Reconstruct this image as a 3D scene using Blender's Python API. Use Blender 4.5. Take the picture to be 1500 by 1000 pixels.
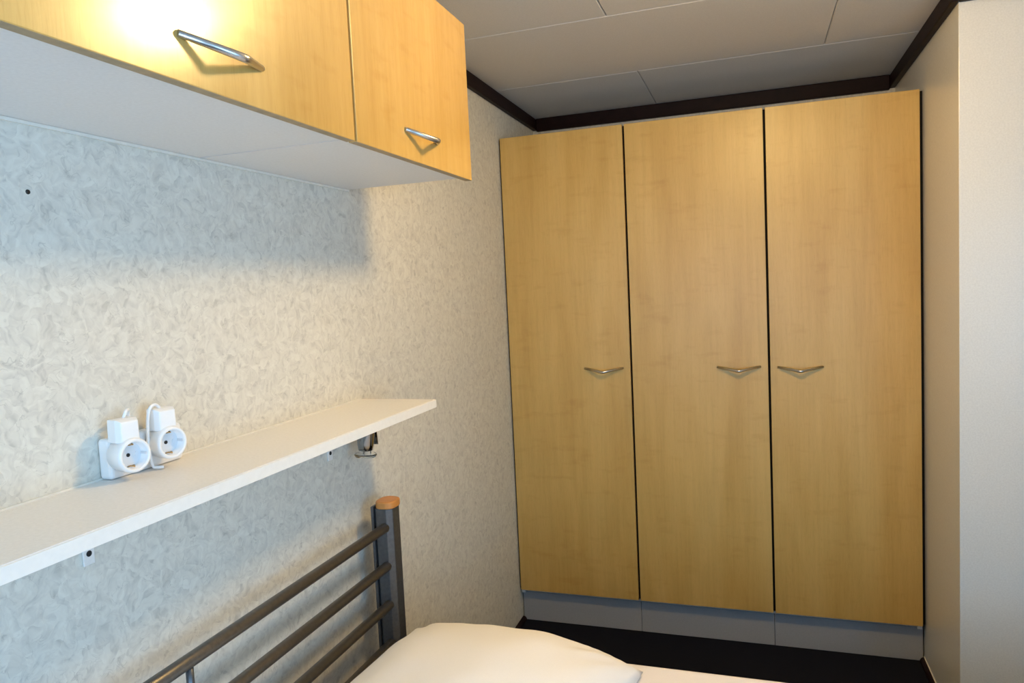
import bpy, bmesh, math, random
from mathutils import Vector, Matrix, noise
random.seed(4)
for o in list(bpy.data.objects): bpy.data.objects.remove(o)
SC = bpy.context.scene; COL = SC.collection
FZ = 1.4508                                   # camera height above the floor

# ------------------------------------------------------------ camera
cd = bpy.data.cameras.new('camera'); cam = bpy.data.objects.new('camera', cd); COL.objects.link(cam)
cd.sensor_width = 36; cd.lens = 1059.75/1500*36; cd.clip_start = .02
Rt = Vector((0.94727662, 0.31683591, -0.04777051)); Fw = Vector((-0.31966454, 0.94470122, -0.07317234)); Up = Vector((0.02194523, 0.08458499, 0.99617458))
M = Matrix((Rt, Up, -Fw)).transposed().to_4x4(); M.translation = (0, 0, FZ); cam.matrix_world = M
SC.camera = cam
SC.view_settings.view_transform = 'Standard'; SC.view_settings.look = 'None'; SC.view_settings.gamma = 1
SC.view_settings.use_curve_mapping = False; SC.view_settings.exposure = 0.0
# ------------------------------------------------------------ world and lights
W = bpy.data.worlds.new('world'); SC.world = W; W.use_nodes = True
W.node_tree.nodes['Background'].inputs[0].default_value = (.55, .72, 1, 1); W.node_tree.nodes['Background'].inputs[1].default_value = 1.0
LAMP_XYZ = (.08, 1.50, 0.0); LAMP_R = .10
LAMP_COL = (1, .665, .265); LAMP_E = 108.0
WIN = (-1.12, .45, .65, 1.85)                 # window opening in the right wall: y0 y1 z0 z1
ad = bpy.data.lights.new('window_daylight', 'AREA'); ad.shape = 'RECTANGLE'; ad.size = WIN[1]-WIN[0]-.1; ad.size_y = WIN[3]-WIN[2]-.1
ad.energy = 33; ad.color = (.31, .63, 1)
al = bpy.data.objects.new('window_daylight', ad); COL.objects.link(al)
ADDED_WIN = (-.85, .45, .75, 1.80)                  # unseen window added in the near wall to spread the daylight: x0 x1 z0 z1
ad2 = ad.copy(); ad2.size = ADDED_WIN[1]-ADDED_WIN[0]-.1; ad2.size_y = ADDED_WIN[3]-ADDED_WIN[2]-.1; ad2.energy = 21; ad2.color = (.40, .66, 1)
al2 = bpy.data.objects.new('window_daylight', ad2); COL.objects.link(al2)  # light of the added window, softens rail shadows and lifts the wardrobe
al2.location = ((ADDED_WIN[0]+ADDED_WIN[1])/2, -1.17, (ADDED_WIN[2]+ADDED_WIN[3])/2); al2.rotation_euler = (math.radians(90), 0, 0)
al.location = (1.52, (WIN[0]+WIN[1])/2, (WIN[2]+WIN[3])/2); al.rotation_euler = (math.radians(90), 0, math.radians(90))

# ------------------------------------------------------------ materials
def new_mat(name, rough=.5, metal=0, spec=.5):
    m = bpy.data.materials.new(name); m.use_nodes = True; b = m.node_tree.nodes['Principled BSDF']
    b.inputs['Roughness'].default_value = rough; b.inputs['Metallic'].default_value = metal; b.inputs['Specular IOR Level'].default_value = spec
    return m, m.node_tree, b
def node(nt, t, **kw):
    n = nt.nodes.new(t)
    for k, v in kw.items():
        if k in n.inputs.keys(): n.inputs[k].default_value = v
        else: setattr(n, k, v)
    return n
def ramp(nt, src, stops, mode='LINEAR'):
    r = nt.nodes.new('ShaderNodeValToRGB'); r.color_ramp.interpolation = mode
    e = r.color_ramp.elements
    while len(e) < len(stops): e.new(.5)
    for i, (p, c) in enumerate(stops): e[i].position = p; e[i].color = (*c, 1)
    nt.links.new(src, r.inputs[0]); return r.outputs[0]
def mapped(nt, scale, rand=False):
    tc = node(nt, 'ShaderNodeTexCoord'); mp = node(nt, 'ShaderNodeMapping'); mp.inputs['Scale'].default_value = scale
    src = tc.outputs['Object']
    if rand:
        oi = node(nt, 'ShaderNodeObjectInfo'); ml = node(nt, 'ShaderNodeMath', operation='MULTIPLY'); ml.inputs[1].default_value = 37.
        nt.links.new(oi.outputs['Random'], ml.inputs[0]); ad_ = node(nt, 'ShaderNodeVectorMath', operation='ADD')
        nt.links.new(src, ad_.inputs[0]); nt.links.new(ml.outputs[0], ad_.inputs[1]); src = ad_.outputs[0]
    nt.links.new(src, mp.inputs['Vector']); return mp.outputs[0]
def mixc(nt, a, b, f, mode='MIX'):
    n = node(nt, 'ShaderNodeMix', data_type='RGBA', blend_type=mode)
    for s, v in ((0, f), (6, a), (7, b)):
        if isinstance(v, (int, float)): n.inputs[s].default_value = v
        elif isinstance(v, tuple): n.inputs[s].default_value = (*v, 1)
        else: nt.links.new(v, n.inputs[s])
    return n.outputs[2]
def bump(nt, b, h, strength, dist=.002):
    n = node(nt, 'ShaderNodeBump'); n.inputs['Strength'].default_value = strength; n.inputs['Distance'].default_value = dist
    nt.links.new(h, n.inputs['Height']); nt.links.new(n.outputs[0], b.inputs['Normal'])

def mat_wallpaper():
    m, nt, b = new_mat('wallpaper', .62, spec=.3)
    tc = node(nt, 'ShaderNodeTexCoord'); sp = node(nt, 'ShaderNodeSeparateXYZ'); nt.links.new(tc.outputs['Object'], sp.inputs[0])
    ax = node(nt, 'ShaderNodeMath', operation='ADD'); nt.links.new(sp.outputs[0], ax.inputs[0]); nt.links.new(sp.outputs[1], ax.inputs[1])
    cb = node(nt, 'ShaderNodeCombineXYZ'); nt.links.new(ax.outputs[0], cb.inputs[0]); nt.links.new(sp.outputs[2], cb.inputs[1])
    wn = node(nt, 'ShaderNodeTexNoise', Scale=26., Detail=2.); nt.links.new(cb.outputs[0], wn.inputs['Vector'])
    ws = node(nt, 'ShaderNodeVectorMath', operation='MULTIPLY_ADD'); ws.inputs[1].default_value = (.035, .035, 0)
    nt.links.new(wn.outputs['Color'], ws.inputs[0]); nt.links.new(cb.outputs[0], ws.inputs[2]); P = ws.outputs[0]
    layers = []
    for sc, ns in ((44., 62.), (76., 100.)):
        vo = node(nt, 'ShaderNodeTexVoronoi', Scale=sc); nt.links.new(P, vo.inputs['Vector'])
        s2 = node(nt, 'ShaderNodeSeparateColor'); nt.links.new(vo.outputs['Color'], s2.inputs[0])
        an = node(nt, 'ShaderNodeMath', operation='MULTIPLY'); an.inputs[1].default_value = 6.28; nt.links.new(s2.outputs[0], an.inputs[0])
        vr = node(nt, 'ShaderNodeVectorRotate', rotation_type='Z_AXIS'); nt.links.new(P, vr.inputs['Vector']); nt.links.new(an.outputs[0], vr.inputs['Angle'])
        mp = node(nt, 'ShaderNodeMapping'); mp.inputs['Scale'].default_value = (1, .28, 1); nt.links.new(vr.outputs[0], mp.inputs['Vector'])
        no = node(nt, 'ShaderNodeTexNoise', Scale=ns, Detail=2.); no.inputs['Distortion'].default_value = .6; nt.links.new(mp.outputs[0], no.inputs['Vector'])
        layers.append(no.outputs['Fac'])
    av = node(nt, 'ShaderNodeMath', operation='MULTIPLY_ADD'); av.inputs[1].default_value = .66; nt.links.new(layers[0], av.inputs[0])
    sc_ = node(nt, 'ShaderNodeMath', operation='MULTIPLY'); sc_.inputs[1].default_value = .34; nt.links.new(layers[1], sc_.inputs[0]); nt.links.new(sc_.outputs[0], av.inputs[2])
    c = ramp(nt, av.outputs[0], [(.30, (.55, .535, .475)), (.42, (.66, .64, .57)), (.52, (.725, .705, .625)), (.66, (.785, .77, .685))])
    rn = node(nt, 'ShaderNodeTexNoise', Scale=42., Detail=1.); rn.inputs['Distortion'].default_value = 1.6; nt.links.new(P, rn.inputs['Vector'])
    rs = node(nt, 'ShaderNodeMath', operation='SUBTRACT'); rs.inputs[1].default_value = .5; nt.links.new(rn.outputs['Fac'], rs.inputs[0])
    ra = node(nt, 'ShaderNodeMath', operation='ABSOLUTE'); nt.links.new(rs.outputs[0], ra.inputs[0])
    arc = ramp(nt, ra.outputs[0], [(.0, (.80, .80, .80)), (.022, (1, 1, 1))])
    mn = node(nt, 'ShaderNodeTexNoise', Scale=33., Detail=1.); nt.links.new(cb.outputs[0], mn.inputs['Vector'])
    mk = ramp(nt, mn.outputs['Fac'], [(.48, (0, 0, 0)), (.60, (1, 1, 1))])
    c = mixc(nt, c, arc, mk, 'MULTIPLY')
    nt.links.new(c, b.inputs['Base Color']); bump(nt, b, av.outputs[0], .18, .0012); return m
def mat_wood(name='maple_laminate', k=1.0, coat=1.0):
    m, nt, b = new_mat(name, .27 if coat == 1 else .38, spec=.5 if coat == 1 else .4)
    v1 = mapped(nt, (5, 5, .9), True); n1 = node(nt, 'ShaderNodeTexNoise', Scale=1.6, Detail=3.); n1.inputs['Distortion'].default_value = .5; nt.links.new(v1, n1.inputs['Vector'])
    v2 = mapped(nt, (60, 60, 2.5), True); n2 = node(nt, 'ShaderNodeTexNoise', Scale=1.5, Detail=5.); nt.links.new(v2, n2.inputs['Vector'])
    v3 = mapped(nt, (260, 260, 22), True); n3 = node(nt, 'ShaderNodeTexNoise', Scale=1.5, Detail=2.); nt.links.new(v3, n3.inputs['Vector'])
    v4 = mapped(nt, (9, 9, 26), True); n4 = node(nt, 'ShaderNodeTexNoise', Scale=1.0, Detail=4.); nt.links.new(v4, n4.inputs['Vector'])
    c1 = ramp(nt, n1.outputs['Fac'], [(.32, (.59*k, .365*k, .098)), (.5, (.64*k, .41*k, .120)), (.68, (.68*k, .45*k, .145))])
    c2 = ramp(nt, n2.outputs['Fac'], [(.3, (.93, .915, .89)), (.62, (1, 1, 1))])
    c3 = ramp(nt, n3.outputs['Fac'], [(.28, (.93, .91, .88)), (.5, (1, 1, 1))])
    c4 = ramp(nt, n4.outputs['Fac'], [(.26, (.90, .84, .76)), (.44, (1, 1, 1))])
    c = mixc(nt, mixc(nt, mixc(nt, c1, c2, .9, 'MULTIPLY'), c3, .8, 'MULTIPLY'), c4, .7, 'MULTIPLY')
    b.inputs['Coat Weight'].default_value = coat; b.inputs['Coat Roughness'].default_value = .17 if coat == 1 else .33
    nt.links.new(c, b.inputs['Base Color']); bump(nt, b, n3.outputs['Fac'], .10, .0006); return m
def mat_plain(name, col, rough=.5, metal=0, spec=.5, var=.06, scale=60., bmp=0.0, bscale=None):
    m, nt, b = new_mat(name, rough, metal, spec)
    v = mapped(nt, (1, 1, 1)); n = node(nt, 'ShaderNodeTexNoise', Scale=scale, Detail=3.); nt.links.new(v, n.inputs['Vector'])
    lo = tuple(max(0, c*(1-var)) for c in col); hi = tuple(min(1, c*(1+var)) for c in col)
    nt.links.new(ramp(nt, n.outputs['Fac'], [(.3, lo), (.7, hi)]), b.inputs['Base Color'])
    if bmp: bump(nt, b, n.outputs['Fac'], bmp, .002)
    return m
PAPER = mat_wallpaper(); WOOD = mat_wood(); WOODSATIN = mat_wood('satin_maple_laminate', coat=.3)
WHITE = mat_plain('white_melamine', (.85, .83, .79), .42, var=.035, scale=180)
EDGE = mat_plain('white_edge_band', (.88, .87, .82), .4, var=.02, scale=90)
EDGEWOOD = mat_plain('door_edge', (.40, .30, .17), .55, var=.1, scale=60)
CARCASS = mat_plain('carcass_board', (.82, .81, .79), .5, var=.03, scale=200)
PANEL = mat_plain('white_wall_panel', (.72, .71, .67), .30, var=.05, scale=220, bmp=.05)
PLINTH = mat_plain('plinth_board', (.36, .38, .42), .5, var=.04, scale=150)
CEIL = mat_plain('ceiling_board', (.62, .60, .57), .7, var=.05, scale=300, bmp=.15)
CEILBACK = mat_plain('ceiling_backing', (.09, .08, .075), .9)
BROWN = mat_plain('dark_brown_trim', (.013, .0045, .004), .5, spec=.15, var=.25, scale=25)
CARPET = mat_plain('navy_carpet', (.007, .008, .015), .95, spec=.15, var=.4, scale=500, bmp=.6)
STEEL = mat_plain('brushed_nickel', (.55, .53, .51), .28, 1, var=.05, scale=200)
CHROME = mat_plain('chrome', (.34, .33, .32), .12, 1, var=.03, scale=30)
GREY = mat_plain('grey_bed_metal', (.12, .128, .14), .36, .75, var=.12, scale=120)
RAILM = mat_plain('bronze_grey_tube', (.155, .145, .13), .36, .75, var=.10, scale=120)
CAPW = mat_plain('beech_cap', (.55, .235, .06), .4, var=.18, scale=18)
PLASTIC = mat_plain('white_plastic', (.92, .92, .91), .3, var=.01, scale=20)
RECESS = mat_plain('pale_plastic', (.74, .77, .80), .35, var=.01, scale=20)
BLACK = mat_plain('black_hole', (.012, .012, .012), .7)
BRASS = mat_plain('brass_clip', (.55, .36, .16), .3, 1)
LINEN = mat_plain('white_cotton', (.92, .89, .84), .85, spec=.2, var=.02, scale=600, bmp=.12)
SHEET = mat_plain('mattress_sheet', (.88, .83, .80), .85, spec=.2, var=.03, scale=500, bmp=.12)
CAULK = mat_plain('white_caulk', (.80, .78, .70), .5, var=.05)
GAPSHADE = mat_plain('painted_gap_shade', (.012, .010, .008), .8, spec=.1)  # near-black colour standing in for the shade inside door gaps
def mat_glass(name, rough=.05, col=(.9, .93, .93)):
    m, nt, b = new_mat(name, rough); b.inputs['Transmission Weight'].default_value = 1; b.inputs['Base Color'].default_value = (*col, 1); return m
GLASS = mat_glass('clear_glass')
def mat_pane():
    m, nt, b = new_mat('window_pane_glass', .02)
    tr = node(nt, 'ShaderNodeBsdfTransparent'); gl = node(nt, 'ShaderNodeBsdfGlossy', Roughness=.02); fr = node(nt, 'ShaderNodeFresnel', IOR=1.45)
    mx = node(nt, 'ShaderNodeMixShader'); nt.links.new(fr.outputs[0], mx.inputs[0]); nt.links.new(tr.outputs[0], mx.inputs[1]); nt.links.new(gl.outputs[0], mx.inputs[2])
    nt.links.new(mx.outputs[0], nt.nodes['Material Output'].inputs[0]); return m
PANE = mat_pane()
def mat_glow():
    m, nt, b = new_mat('lit_lamp_glass', .4)
    v = mapped(nt, (1, 1, 1)); n = node(nt, 'ShaderNodeTexNoise', Scale=3.); nt.links.new(v, n.inputs['Vector'])
    nt.links.new(ramp(nt, n.outputs['Fac'], [(0, LAMP_COL), (1, LAMP_COL)]), b.inputs['Emission Color'])
    b.inputs['Emission Strength'].default_value = LAMP_E; b.inputs['Base Color'].default_value = (.9, .88, .8, 1); return m
GLOW = mat_glow()

# ------------------------------------------------------------ helpers
def link(name, me, mat, parent=None):
    o = bpy.data.objects.new(name, me); COL.objects.link(o)
    if mat: me.materials.append(mat)
    if parent: o.parent = parent
    return o
def fin(name, bm, mat, parent=None, smooth=False, bevel=0, seg=2):
    bmesh.ops.recalc_face_normals(bm, faces=bm.faces)
    me = bpy.data.meshes.new(name); bm.to_mesh(me); bm.free()
    if smooth:
        for p in me.polygons: p.use_smooth = True
    o = link(name, me, mat, parent)
    if bevel:
        md = o.modifiers.new('bevel', 'BEVEL'); md.width = bevel; md.segments = seg; md.limit_method = 'ANGLE'; md.angle_limit = .6
        md.harden_normals = False
    return o
def bx(bm, x0, x1, y0, y1, z0, z1):
    vs = [bm.verts.new((x, y, z)) for z in (z0, z1) for y in (y0, y1) for x in (x0, x1)]
    for f in ((0, 2, 3, 1), (4, 5, 7, 6), (0, 1, 5, 4), (2, 6, 7, 3), (0, 4, 6, 2), (1, 3, 7, 5)): bm.faces.new([vs[i] for i in f])
def box(name, b, mat, parent=None, bevel=0, org=None):
    bm = bmesh.new(); bx(bm, *b)
    return fin(name, bm, mat, parent, bevel=bevel)
def tube(bm, pts, rad, n=12, caps=True, flat=None):
    pts = [Vector(p) for p in pts]; rings = []
    rr = rad if isinstance(rad, (list, tuple)) else [rad]*len(pts)
    ref = None
    for i, p in enumerate(pts):
        t = (pts[min(i+1, len(pts)-1)]-pts[max(i-1, 0)]).normalized()
        if ref is None: ref = t.orthogonal().normalized()
        ref = (ref - t*ref.dot(t)).normalized(); s = t.cross(ref)
        rings.append([bm.verts.new(p+(ref*math.cos(2*math.pi*k/n)+s*math.sin(2*math.pi*k/n))*rr[i]) for k in range(n)])
    for a, b in zip(rings, rings[1:]):
        for k in range(n): bm.faces.new((a[k], a[(k+1) % n], b[(k+1) % n], b[k]))
    if caps: bm.faces.new(rings[0][::-1]); bm.faces.new(rings[-1])
def lathe(bm, prof, origin, axis, n=32, closed=False):
    """prof: (radius, distance along axis)"""
    ax = Vector(axis).normalized(); u = ax.orthogonal().normalized(); w = ax.cross(u); O = Vector(origin); rings = []
    for r, h in prof:
        if r < 1e-6: rings.append([bm.verts.new(O+ax*h)])
        else: rings.append([bm.verts.new(O+ax*h+(u*math.cos(2*math.pi*k/n)+w*math.sin(2*math.pi*k/n))*r) for k in range(n)])
    for a, b in zip(rings, rings[1:]):
        for k in range(n):
            k2 = (k+1) % n
            if len(a) == 1 and len(b) == 1: continue
            if len(a) == 1: bm.faces.new((a[0], b[k], b[k2]))
            elif len(b) == 1: bm.faces.new((a[k], b[0], a[k2]))
            else: bm.faces.new((a[k], b[k], b[k2], a[k2]))
def prism(bm, outline, z0, z1):
    a = [bm.verts.new((x, y, z0)) for x, y in outline]; b = [bm.verts.new((x, y, z1)) for x, y in outline]
    n = len(a); bm.faces.new(a[::-1]); bm.faces.new(b)
    for k in range(n): bm.faces.new((a[k], a[(k+1) % n], b[(k+1) % n], b[k]))
def tag(o, label, cat, group=None):
    o['label'] = label; o['category'] = cat
    if group: o['group'] = group
    return o
def struct(o): o['kind'] = 'structure'; return o
def empty(name, loc=(0, 0, 0)):
    o = bpy.data.objects.new(name, None); COL.objects.link(o); o.location = loc; o.empty_display_size = .05; return o
def parent_keep(o, p):                          # parts are modelled in world space, so undo the root's offset
    o.parent = p; o.location = Vector(o.location)-Vector(p.location); return o
def spline(pts, n=8):
    P = [Vector(p) for p in pts]; out = []
    for i in range(len(P)-1):
        p0, p1, p2, p3 = P[max(i-1, 0)], P[i], P[i+1], P[min(i+2, len(P)-1)]
        for k in range(n):
            t = k/n; out.append(.5*((2*p1)+(-p0+p2)*t+(2*p0-5*p1+4*p2-p3)*t*t+(-p0+3*p1-3*p2+p3)*t**3))
    out.append(P[-1]); return out

# ------------------------------------------------------------ measured layout
A = -.9958                                     # left wall plane
B = 2.8822                                     # wardrobe door fronts
XR = .566                                      # side of the partition
YP = 2.4267                                    # front of the partition
YB = 3.4077                                    # far wall
C = .8002+FZ; TB = .7475+FZ                    # ceiling, underside of the cornice
XW, YN = 1.55, -1.2                            # unseen right and near walls

# ------------------------------------------------------------ room shell
struct(box('floor', (A-.1, XW+.1, YN-.1, YB+.1, -.1, 0), CARPET))
struct(box('wall_left', (A-.1, A, YN-.1, YB+.1, -.1, C+.1), PAPER))
struct(box('wall_far', (A, XR, YB, YB+.1, -.1, C+.1), PAPER))
struct(box('wall_partition', (XR, XW+.1, YP, YB+.1, 0, C+.1), PANEL, bevel=.002))
bm = bmesh.new(); y0, y1, z0, z1 = WIN
bx(bm, XW, XW+.1, YN-.1, y0, 0, C+.1); bx(bm, XW, XW+.1, y1, YP, 0, C+.1); bx(bm, XW, XW+.1, y0, y1, 0, z0); bx(bm, XW, XW+.1, y0, y1, z1, C+.1)
struct(fin('wall_right', bm, PANEL))
bm = bmesh.new(); a0, a1, c0, c1 = ADDED_WIN
bx(bm, A, a0, YN-.1, YN, 0, C+.1); bx(bm, a1, XW, YN-.1, YN, 0, C+.1); bx(bm, a0, a1, YN-.1, YN, 0, c0); bx(bm, a0, a1, YN-.1, YN, c1, C+.1)
struct(fin('wall_near', bm, PAPER))
w2 = struct(empty('window_2_added', (a0, YN, c0)))  # unseen window, added for its light
bm = bmesh.new(); f = .05; am = (a0+a1)/2
for p, q, r_, t_ in ((a0, a0+f, c0, c1), (a1-f, a1, c0, c1), (a0+f, a1-f, c0, c0+f), (a0+f, a1-f, c1-f, c1), (am-.025, am+.025, c0+f, c1-f)): bx(bm, p, q, YN-.08, YN-.02, r_, t_)
parent_keep(fin('window_frame', bm, PLASTIC), w2)
for p, q in ((a0+f, am-.025), (am+.025, a1-f)): parent_keep(box('pane', (p, q, YN-.055, YN-.050, c0+f, c1-f), PANE), w2)
wn = struct(empty('window_1', (XW, y0, z0)))
bm = bmesh.new(); f = .05; ym = (y0+y1)/2
for a in ((y0, y0+f, z0, z1), (y1-f, y1, z0, z1), (y0+f, y1-f, z0, z0+f), (y0+f, y1-f, z1-f, z1), (ym-.025, ym+.025, z0+f, z1-f)): bx(bm, XW+.02, XW+.08, *a)
parent_keep(fin('window_frame', bm, PLASTIC), wn)
for a, b in ((y0+f, ym-.025), (ym+.025, y1-f)):
    parent_keep(box('pane', (XW+.05, XW+.055, a, b, z0+f, z1-f), PANE), wn)
# ceiling: backing with separate boards, joints recessed
ce = struct(box('ceiling', (A-.1, XW+.1, YN-.1, YB+.1, C+.006, C+.1), CEILBACK))
rows = [(YN, .34), (.34, .97), (.97, 1.60), (1.60, 2.226), (2.226, 2.838), (2.838, YB)]
for i, (ya, yb) in enumerate(rows):
    off = -.405 if (len(rows)-1-i) % 2 == 0 else .25
    cuts = [A] + [x for x in (off-1.31, off, off+1.31) if A+.05 < x < XW-.05] + [XW]
    for xa, xb in zip(cuts, cuts[1:]):
        if ya >= YP: xb = min(xb, XR)
        if xb - xa < .02: continue
        g = .0009; bm = bmesh.new(); bx(bm, xa+g, xb-g, ya+g, yb-g, C, C+.012)
        fin('board', bm, CEIL, ce, bevel=.0028, seg=1)
# cornice
t = .022
def cornice(name, b):
    return struct(box(name, b, BROWN, bevel=.004))
cornice('trim_1', (A, A+t, YN, YB, TB, C)); cornice('trim_2', (A+t, XR-t, YB-t, YB, TB-.007, C))
cornice('trim_3', (XR-t, XR, YP-t, YB, TB, C)); cornice('trim_4', (XR, XW, YP-t, YP, TB, C))
cornice('trim_5', (XW-t, XW, YN, YP-t, TB, C)); cornice('trim_6', (A+t, XW-t, YN, YN+t, TB, C))
# quarter-round strip at the floor
def quarter(name, p0, p1, out):
    bm = bmesh.new(); r = .016; o = Vector(out); sec = [Vector((0, 0, 0))]+[o*r*math.cos(a)+Vector((0, 0, r*math.sin(a))) for a in [i*math.pi/12 for i in range(7)]]
    a = [bm.verts.new(Vector(p0)+s) for s in sec]; b = [bm.verts.new(Vector(p1)+s) for s in sec]; n = len(sec)
    bm.faces.new(a[::-1]); bm.faces.new(b)
    for k in range(n): bm.faces.new((a[k], a[(k+1) % n], b[(k+1) % n], b[k]))
    return struct(fin(name, bm, BROWN))
PY = 2.9199
quarter('baseboard_left', (A, YN, 0), (A, PY, 0), (1, 0, 0)); quarter('baseboard_right', (XR, YP, 0), (XR, PY, 0), (-1, 0, 0))
quarter('baseboard_partition', (XR-.016, YP, 0), (XW, YP, 0), (0, -1, 0))
# pale sealant beads seen in the corners
struct(box('trim_7', (XR-.003, XR, YP, PY-.001, .016, .019), CAULK))

# ------------------------------------------------------------ handles
def handle_mesh(axis, out):
    """pull bar: two straight legs meeting in a rounded, slightly drooping bend; origin on the door"""
    ax, ou = Vector(axis), Vector(out); bm = bmesh.new(); L, H, D = .079, .036, .013
    ctrl = [(-L, -.002, 0), (-L, .001, 0), (-.012, .0305, -.011), (-.005, .034, -.0125), (0, .035, -.013), (.005, .034, -.0125), (.012, .0305, -.011), (L, .001, 0), (L, -.002, 0)]
    pts = [ax*a+ou*b+Vector((0, 0, c)) for a, b, c in ctrl]
    ctrl_r = [.0046, .0046, .0056, .0058, .0058, .0058, .0056, .0046, .0046]
    # drop the duplicated foot points so the ring directions stay clean
    tube(bm, pts[1:-1], ctrl_r[1:-1], 14)
    bmesh.ops.recalc_face_normals(bm, faces=bm.faces)
    me = bpy.data.meshes.new('handle'); bm.to_mesh(me); bm.free()
    for p in me.polygons: p.use_smooth = len(p.vertices) == 4
    me.materials.append(STEEL); return me
HW = handle_mesh((1, 0, 0), (0, -1, 0)); HC = handle_mesh((0, 1, 0), (1, 0, 0))

# ------------------------------------------------------------ wardrobe
ZT, ZB = .6186+FZ, -1.3014+FZ
w = tag(empty('wardrobe', (-.21, 3.14, 0)), 'tall three-door maple wardrobe with a grey plinth at the far end of the room', 'wardrobe')
xs = [A+.006, -.4762, .0448, XR-.006]; TH = .018; CB = B+TH+.002
bm = bmesh.new()
bx(bm, A+.004, A+.020, CB, YB-.004, ZB-.02, ZT-.002); bx(bm, XR-.026, XR-.010, CB, YB-.004, ZB-.02, ZT-.002)
for x in xs[1:3]:
    bx(bm, x-.018, x-.0045, CB, YB-.02, ZB, ZT-.002); bx(bm, x+.0045, x+.018, CB, YB-.02, ZB, ZT-.002)
for xa, xb in ((A+.020, xs[1]-.018), (xs[1]+.018, xs[2]-.018), (xs[2]+.018, XR-.026)):
    bx(bm, xa, xb, CB, YB-.02, ZT-.018, ZT-.002)
bx(bm, A+.020, XR-.026, CB+.02, YB-.02, ZB-.02, ZB-.002)
bx(bm, A+.020, XR-.026, YB-.02, YB-.004, ZB-.02, ZT-.002)
parent_keep(fin('carcass', bm, CARCASS), w)
for i in range(3):
    a, b = xs[i]+(.0042 if i else .002), xs[i+1]-(.0042 if i < 2 else .0055)
    cx, cz = (a+b)/2, (ZT+ZB)/2
    bm = bmesh.new(); bx(bm, a-cx, b-cx, 0, TH, ZB-cz, ZT-cz)
    d = fin('door', bm, WOODSATIN, bevel=.0012); d.location = (cx, B, cz); parent_keep(d, w)
    h = bpy.data.objects.new('handle', HW); COL.objects.link(h); h.parent = d
    h.location = ((-.5872, -.0650, .1537)[i]-cx, 0, (-.3402, -.3402, -.3428)[i]+FZ-cz)
for x, e in ((A+.0035, .0034), (xs[1], .0058), (xs[2], .0058), (XR-.0062, .0060)):      # near-black strips painting the shade in the gaps around the doors
    parent_keep(box('gap_shade_strip', (x-e, x+e, B+TH+.0002, CB-.0002, ZB, ZT-.003), GAPSHADE), w)
for i in range(3):
    a, b = [A+.004, -.4762, .0448, XR-.004][i:i+2]
    parent_keep(box('plinth_panel', (a+.0008, b-.0008, PY, PY+.016, .001, ZB-.021), PLINTH, bevel=.001), w)

# ------------------------------------------------------------ overhead cabinets
CX = -.6548; CZB, CZT = .2688+FZ, .6434+FZ; DT = .018
def cabinet(y0, y1, doors, label, shade_strip=None):
    r = tag(empty('wall_cabinet', (A, (y0+y1)/2, CZB)), label, 'cabinet', 'overhead cabinets on the left wall')
    bm = bmesh.new(); xi = CX-DT-.002; zb, zt = CZB+.006, CZT-.004; q = .016
    bx(bm, A+.001, xi, y0, y0+q, zb, zt); bx(bm, A+.001, xi, y1-q, y1, zb, zt)
    bx(bm, A+.001, xi, y0+q, y1-q, zb, zb+q); bx(bm, A+.001, xi, y0+q, y1-q, zt-q, zt); bx(bm, A+.001, A+.005, y0+q, y1-q, zb+q, zt-q)
    parent_keep(fin('body', bm, CARCASS), r)
    if shade_strip: parent_keep(box('gap_shade_strip', shade_strip, GAPSHADE), r)  # added dark strip, paints the shade of the gap between the cabinets
    for a, b, hy in doors:
        cy, cz = (a+b)/2, (CZB+CZT)/2; bm = bmesh.new(); bx(bm, -DT, 0, a+.0034-cy, b-.0034-cy, CZB-cz, CZT-cz)
        d = fin('door', bm, WOOD, bevel=.0016); d.location = (CX, cy, cz); parent_keep(d, r)
        me = d.data; me.materials.append(EDGEWOOD)
        for p in me.polygons:
            if p.normal.z < -.5: p.material_index = 1
        h = bpy.data.objects.new('handle', HC); COL.objects.link(h); h.parent = d; h.location = (0, hy-cy, .3265+FZ-cz)
    return r
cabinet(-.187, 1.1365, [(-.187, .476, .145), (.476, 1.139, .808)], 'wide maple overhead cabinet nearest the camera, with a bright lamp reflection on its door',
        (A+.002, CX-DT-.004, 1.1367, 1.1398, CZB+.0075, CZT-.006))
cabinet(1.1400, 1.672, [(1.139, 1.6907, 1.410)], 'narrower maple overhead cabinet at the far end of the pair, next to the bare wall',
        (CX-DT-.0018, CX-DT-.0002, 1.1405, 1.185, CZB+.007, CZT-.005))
struct(box('trim_8', (A, A+.005, -.187, 1.672, CZB+.0005, CZB+.0055), CAULK))

# ------------------------------------------------------------ wall shelf
SX, SZT, SZB, SY0, SY1 = -.7803, -.2732+FZ, -.2945+FZ, -.10, 1.6787
s = tag(empty('wall_shelf', (A, .8, SZT)), 'long white melamine shelf on the left wall above the headboard, holding the white sockets', 'shelf')
parent_keep(box('board', (A+.0005, SX-.0022, SY0, SY1-.004, SZB, SZT), WHITE, bevel=.0008), s)
parent_keep(box('edge_band', (SX-.002, SX, SY0, SY1, SZB, SZT-.0015), EDGE, bevel=.0006), s)
for y in (.828, 1.507):
    bm = bmesh.new(); bx(bm, A+.0005, A+.004, y-.010, y+.010, -.398+FZ, SZB-.0005); bx(bm, A+.004, A+.12, y-.010, y+.010, SZB-.004, SZB-.0005)
    br = parent_keep(fin('bracket', bm, WHITE, bevel=.001), s)
    bm = bmesh.new(); lathe(bm, [(0, .0008), (.0035, .0010), (.0048, .0006), (.0048, -.001)], (A+.004, y, -.380+FZ), (1, 0, 0), 16)
    sc = fin('screw', bm, BLACK, br); sc.location = Vector((0, 0, 0))-Vector(br.location)-Vector(s.location)
    sc.location = (0, 0, 0)
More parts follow.
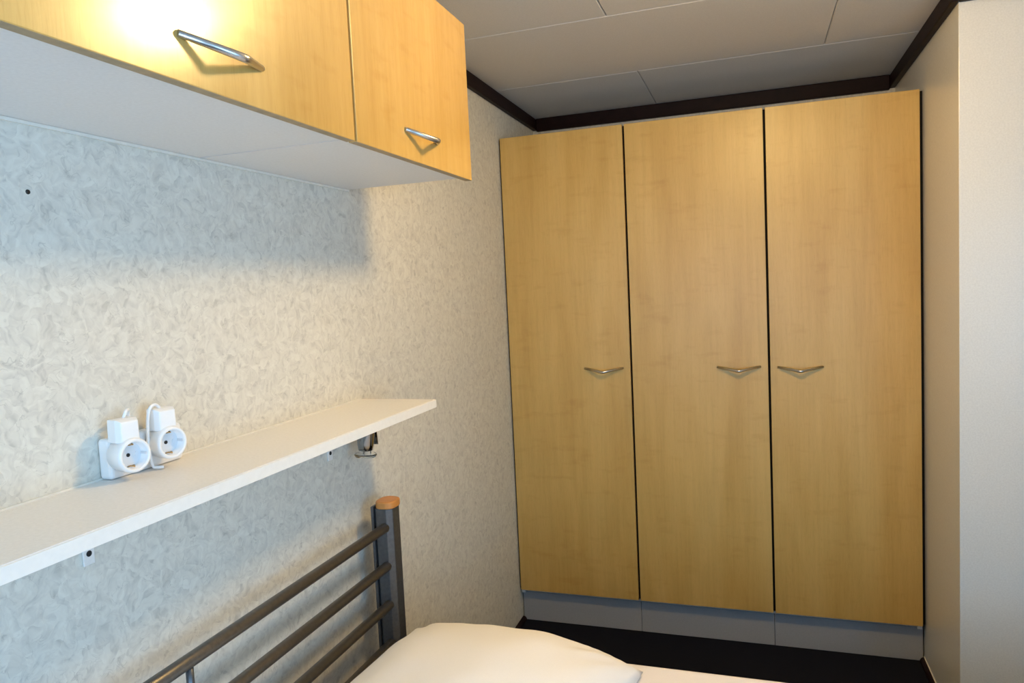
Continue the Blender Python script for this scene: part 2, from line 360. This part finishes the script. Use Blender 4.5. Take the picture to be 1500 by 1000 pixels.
struct(box('trim_9', (A, A+.003, SY0, SY1-.01, SZT, SZT+.003), CAULK))

# screw left in the wallpaper
bm = bmesh.new(); lathe(bm, [(0, .0012), (.0015, .0016), (.0032, .0010), (.0036, 0), (.0036, -.002)], (A, .787, .1728+FZ), (1, 0, 0), 20)
scr = fin('wall_screw', bm, mat_plain('dark_screw', (.06, .055, .05), .35, .8), None, smooth=True)
tag(scr, 'small dark screw head left in the wallpaper below the near overhead cabinet', 'screw')

# ------------------------------------------------------------ sockets on the shelf
def rot_local(o, loc, rz=0, ry=0): o.location = loc; o.rotation_euler = (0, ry, rz)
def adapter_parts(root, cable_pts):
    # local frame: +X faces out of the wall, Y sideways, Z up, origin in the centre of the round socket's back
    bm = bmesh.new()                                   # tall body with bevelled front
    hw, zt, D = .0185, .058, .026
    back = [(-.004, -hw-.001, .0215), (-.004, hw+.001, .0215), (-.004, hw, zt), (-.004, -hw, zt)]
    mid = [(D*.62, y*1., z) for _, y, z in back]
    front = [(D, y*.78, z-(.004 if z > .03 else 0)) for _, y, z in back]
    R3 = [[bm.verts.new(p) for p in ring] for ring in (back, mid, front)]
    bm.faces.new(R3[0]); bm.faces.new(R3[2][::-1])
    for a, b in zip(R3, R3[1:]):
        for k in range(4): bm.faces.new((a[k], a[(k+1) % 4], b[(k+1) % 4], b[k]))
    fin('body', bm, PLASTIC, root, bevel=.0018, seg=3)
    bm = bmesh.new()                                   # round cup with a recessed face
    lathe(bm, [(0, -.004), (.0235, -.004), (.0255, .000), (.0262, .010), (.0272, .012), (.0276, .030), (.0268, .0335), (.0250, .0348), (.0222, .0345), (.0213, .0328), (.0205, .0175), (0, .0172)], (0, 0, 0), (1, 0, 0), 48)
    c = fin('socket_ring', bm, PLASTIC, root, smooth=True)
    bm = bmesh.new(); lathe(bm, [(0, .0178), (.0200, .0178), (.0203, .0172)], (0, 0, 0), (1, 0, 0), 48); fin('socket_face', bm, RECESS, root)
    bm = bmesh.new(); lathe(bm, [(.0, .0182), (.0100, .0182), (.0100, .0178)], (0, 0, 0), (1, 0, 0), 24)
    for y in (-.0020, .0125):
        bm2 = bmesh.new(); lathe(bm2, [(0, .0187), (.0030, .0187), (.0030, .0175)], (0, y, 0), (1, 0, 0), 16); fin('pin_hole', bm2, BLACK if y < 0 else RECESS, root)
    bm.free()
    for sgn in (1, -1):                                # earth clips top and bottom
        bm = bmesh.new(); tube(bm, [(.0175, -.004, sgn*.0185), (.024, -.0035, sgn*.0165), (.030, 0, sgn*.0175), (.024, .0035, sgn*.0165), (.0175, .004, sgn*.0185)], .0011, 8)
        fin('earth_clip', bm, BRASS, root, smooth=True)
    for y in (-.0205, .0205):
        bm = bmesh.new(); bx(bm, .018, .033, y-.0012, y+.0012, -.002, .002); fin('guide_rib', bm, RECESS, root)
    bm = bmesh.new(); tube(bm, spline(cable_pts, 8), .0027, 10); fin('cable', bm, PLASTIC, root, smooth=True)
u = tag(empty('surface_socket', (A, .93, SZT+.03)), 'flat white double wall box just above the shelf, behind the two adapters', 'socket')
bm = bmesh.new(); bx(bm, A+.0005, A+.026, .862, 1.015, SZT+.0005, SZT+.066); parent_keep(fin('housing', bm, PLASTIC, bevel=.006, seg=3), u)
for y in (.886, .972):
    bm = bmesh.new(); lathe(bm, [(0, .0275), (.019, .0275), (.0205, .0262), (.0205, .025)], (A, y, SZT+.040), (1, 0, 0), 32); parent_keep(fin('outlet_face', bm, RECESS, smooth=True), u)
def adapter(y, z, rz, label, cable):
    r = tag(empty('plug_adapter', (A+.034, y, z)), label, 'plug adapter', 'white plug adapters on the shelf')
    r.rotation_euler = (0, 0, rz); adapter_parts(r, cable); return r
adapter(.878, -.2335+FZ, math.radians(-10), 'white plug-through adapter on the left, with the round earthed socket nearer the camera',
        [(.004, .004, .056), (.006, .008, .0665), (-.002, .017, .0690), (-.012, .024, .060), (-.014, .026, .03)])
adapter(.956, -.2300+FZ, math.radians(-10), 'white plug-through adapter on the right, with its cord looping over the left side',
        [(.008, .000, .057), (.010, -.010, .0650), (.012, -.022, .060), (.010, -.0262, .040), (.008, -.0265, .0), (.010, -.024, -.034), (.016, -.019, -.0385), (.022, -.012, -.0390)])

# ------------------------------------------------------------ chrome reading lamp under the shelf
r = tag(empty('reading_lamp', (A, 1.60, -.35+FZ)), 'small chrome reading spotlight with a glass disc under the right end of the shelf', 'lamp')
bm = bmesh.new(); lathe(bm, [(0, .020), (.010, .0195), (.022, .014), (.028, .006), (.029, .0005)], (A, 1.62, -.345+FZ), (1, 0, 0), 32); parent_keep(fin('wall_mount', bm, CHROME, smooth=True), r)
bm = bmesh.new(); tube(bm, spline([(A+.016, 1.62, -.345+FZ), (A+.035, 1.615, -.330+FZ), (A+.055, 1.60, -.318+FZ)], 6), .006, 12); parent_keep(fin('arm', bm, CHROME, smooth=True), r)
hx, hy = A+.062, 1.585; hz = -.305+FZ
bm = bmesh.new(); lathe(bm, [(0, 0), (.015, -.001), (.0215, -.008), (.0225, -.030), (.0205, -.068), (.0180, -.083), (.0155, -.084), (.0155, -.076), (0, -.076)], (hx, hy, hz), (.06, .02, 1), 32)
parent_keep(fin('head', bm, CHROME, smooth=True), r)
bm = bmesh.new()
fp = [(hx+.004, hy+.020, hz-.002), (hx+.004, hy+.0245, hz-.024), (hx+.004, hy+.0290, hz-.050), (hx+.003, hy+.0330, hz-.076)]
for dx in (-.010,):
    v = [[bm.verts.new((p[0]+s_*.008, p[1]+e, p[2])) for s_, e in ((-1, 0), (1, 0), (1, .0022), (-1, .0022))] for p in fp]
    bm.faces.new(v[0][::-1]); bm.faces.new(v[-1])
    for a, b in zip(v, v[1:]):
        for k in range(4): bm.faces.new((a[k], a[(k+1) % 4], b[(k+1) % 4], b[k]))
parent_keep(fin('side_fin', bm, CHROME), r)
bm = bmesh.new(); lathe(bm, [(0, -.092), (.026, -.092), (.0285, -.095), (.0265, -.099), (0, -.099)], (hx, hy, hz), (.06, .02, 1), 40); parent_keep(fin('glass_disc', bm, GLASS), r)
for k in range(3):
    a = k*2.094+.4; bm = bmesh.new(); tube(bm, [(hx-.004+.011*math.cos(a), hy+.011*math.sin(a), hz-.076), (hx-.005+.011*math.cos(a), hy+.011*math.sin(a), hz-.094)], .0014, 8)
    parent_keep(fin('spacer_pin', bm, CHROME), r)

# ------------------------------------------------------------ bed frame
BY0, BY1 = .22, 1.640; HX = A+.078
bed = tag(empty('bed_frame', (0, .92, 0)), 'grey tubular metal bed frame with a four-rail headboard against the left wall', 'bed')
def post(y, x, ztop, cap=True, lean=0):
    pr = bmesh.new(); hx_, hy_, c = .0235, .0305, .013
    out = [(-hx_, -hy_+.004), (-hx_+.004, -hy_), (hx_-c, -hy_), (hx_, -hy_+c), (hx_, hy_-c), (hx_-c, hy_), (-hx_+.004, hy_), (-hx_, hy_-.004)]
    prism(pr, out, .001, ztop); o = fin('post', pr, GREY, bevel=.002, seg=2); o.location = (x, y, 0); parent_keep(o, bed)
    if cap:
        cm = bmesh.new(); n = 32; ring = []
        for zz, k in ((0, .97), (.002, 1.0), (.0135, 1.0), (.0165, .96), (.018, .86)):
            ring.append([cm.verts.new((math.copysign(abs(math.cos(2*math.pi*i/n))**.75, math.cos(2*math.pi*i/n))*.0275*k+.001, math.copysign(abs(math.sin(2*math.pi*i/n))**.75, math.sin(2*math.pi*i/n))*.0330*k, ztop+zz)) for i in range(n)])
        cm.faces.new(ring[0][::-1]); cm.faces.new(ring[-1])
        for a, b in zip(ring, ring[1:]):
            for k in range(n): cm.faces.new((a[k], a[(k+1) % n], b[(k+1) % n], b[k]))
        c_ = fin('cap', cm, CAPW, o, smooth=False); c_['label'] = 'orange-brown wooden cap'
        # flat flange on the wall side
        fl = bmesh.new(); bx(fl, -.0315, -.0240, -.0345, .026, .25, ztop+.006); fin('flange', fl, GREY, o, bevel=.0015)
    return o
POSTZ = -.548+FZ
for y in (BY0, BY1): post(y, HX, POSTZ)
for y in (BY0, BY1): post(y, 1.12, .62)
for z in (-.597, -.698, -.800, -.902):
    bm = bmesh.new(); tube(bm, [(HX+.004, BY0+.028, z+FZ), (HX+.004, BY1-.028, z+FZ)], .0125, 20)
    o = fin('rail', bm, RAILM, smooth=True); parent_keep(o, bed)
for za, zb in ((-.597, -.698), (-.698, -.800), (-.800, -.902)):
    bm = bmesh.new(); tube(bm, [(HX+.004, .930, zb+FZ+.011), (HX+.004, .930, za+FZ-.011)], .0065, 14); parent_keep(fin('spindle', bm, GREY, smooth=True), bed)
for z in (.60, .40):
    bm = bmesh.new(); tube(bm, [(1.12, BY0+.028, z-.02), (1.12, BY1-.028, z-.02)], .0125, 16); parent_keep(fin('foot_rail', bm, RAILM, smooth=True), bed)
for y in (BY0, BY1):
    parent_keep(box('side_rail', (HX+.022, 1.098, y-.012, y+.012, .28, .36), GREY, bevel=.003), bed)
for i in range(12):
    x = -.78+i*.16; parent_keep(box('slat', (x-.03, x+.03, BY0+.013, BY1-.013, .345, .3600), CAPW, bevel=.002), bed)

# ------------------------------------------------------------ mattress
MZ = .5600
def rounded_slab(x0, x1, y0, y1, z0, z1, r, nx, ny):
    bm = bmesh.new(); prof = []
    for i in range(7): a = math.pi/2*i/6; prof.append((r*(1-math.sin(a)), z0+r*(1-math.cos(a)) ))   # (inset, z)
    prof = [(r*(1-math.sin(math.pi/2*i/5)), z0+r-r*math.cos(math.pi/2*i/5)) for i in range(6)] + [(r*(1-math.cos(math.pi/2*i/5)), z1-r+r*math.sin(math.pi/2*i/5)) for i in range(6)]
    def outline(ins):
        P = []; cr = .05
        for (cx, cy, a0) in ((x1-cr, y1-cr, 0), (x0+cr, y1-cr, 90), (x0+cr, y0+cr, 180), (x1-cr, y0+cr, 270)):
            for k in range(7):
                a = math.radians(a0+90*k/6); P.append((cx+(cr-ins)*math.cos(a), cy+(cr-ins)*math.sin(a)))
        return P
    rings = [[bm.verts.new((x, y, z)) for x, y in outline(i)] for i, z in prof]; n = len(rings[0])
    for a, b in zip(rings, rings[1:]):
        for k in range(n): bm.faces.new((a[k], a[(k+1) % n], b[(k+1) % n], b[k]))
    bm.faces.new(rings[0][::-1]); bm.faces.new(rings[-1]); return bm
bm = rounded_slab(HX+.040, 1.085, BY0+.01, BY1+.004, .3605, MZ, .022, 0, 0)
bmesh.ops.triangulate(bm, faces=[f for f in bm.faces if len(f.verts) > 4])
tag(fin('mattress', bm, SHEET, smooth=False, bevel=0), 'mattress in a smooth white fitted sheet, lying on the grey metal bed frame', 'mattress')
for p in bpy.data.objects['mattress'].data.polygons: p.use_smooth = abs(p.normal.z) < .98

# ------------------------------------------------------------ pillow
def pillow(cx, cy, zb, hw, hl, th, rz, label):
    bm = bmesh.new(); N = 56; top = []; bot = []
    for i in range(N+1):
        rt = []; rb = []
        for j in range(N+1):
            u, v = 2*i/N-1, 2*j/N-1
            e = max(0, (1-abs(u)**2.6))*max(0, (1-abs(v)**2.6)); h = e**.50
            pin = 1-.07*(1-abs(v)**2)*abs(u)**3; pin2 = 1-.07*(1-abs(u)**2)*abs(v)**3
            x, y = u*hw*pin, v*hl*pin2
            nz = noise.noise(Vector((u*1.7+3, v*1.7, 1)))*.010+noise.noise(Vector((u*4+1, v*4, 5)))*.003
            # creases fanning from the corners and the seam
            cr = 0
            for sx_, sy_ in ((1, 1), (1, -1), (-1, 1), (-1, -1)):
                dx, dy = u-sx_, v-sy_; dd = math.hypot(dx, dy); an = math.atan2(dy, dx)
                cr += math.sin(an*17+sx_*2+sy_)*.0045*math.exp(-((dd-.32)/.22)**2)
            zt = th*h+(nz+cr)*min(1, h*1.3)
            rt.append(bm.verts.new((x, y, zt+.012)))
            rb.append(bm.verts.new((x, y, .012-.010*min(1, h*2))) if 0 < i < N and 0 < j < N else rt[-1])
        top.append(rt); bot.append(rb)
    for i in range(N):
        for j in range(N):
            bm.faces.new((top[i][j], top[i+1][j], top[i+1][j+1], top[i][j+1]))
            q = [bot[i][j], bot[i][j+1], bot[i+1][j+1], bot[i+1][j]]
            if len(set(q)) == 4:
                try: bm.faces.new(q)
                except ValueError: pass
    o = fin('pillow', bm, LINEN, smooth=True); o.location = (cx, cy, zb); o.rotation_euler = (0, 0, rz); return tag(o, label, 'pillow')
pl = pillow(-.568, 1.225, MZ-.001, .290, .37, .155, math.radians(-3), 'plump white cotton pillow on the mattress beside the capped bedpost')

# ------------------------------------------------------------ ceiling lamp (its reflection shows in the cabinet door)
lamp = tag(empty('ceiling_lamp', (LAMP_XYZ[0], LAMP_XYZ[1], C)), 'lit round glass ceiling lamp above the bed', 'lamp')
bm = bmesh.new(); lathe(bm, [(0, 0), (.055, 0), (.055, -.012), (.040, -.020), (0, -.020)], (LAMP_XYZ[0], LAMP_XYZ[1], C), (0, 0, 1), 40); parent_keep(fin('base', bm, STEEL, smooth=False), lamp)
bm = bmesh.new(); bmesh.ops.create_uvsphere(bm, u_segments=32, v_segments=16, radius=LAMP_R); bmesh.ops.scale(bm, vec=(1, 1, .6), verts=bm.verts)
g = fin('globe', bm, GLOW, smooth=True); g.location = (LAMP_XYZ[0], LAMP_XYZ[1], C-.016-LAMP_R*.6-.012); parent_keep(g, lamp)
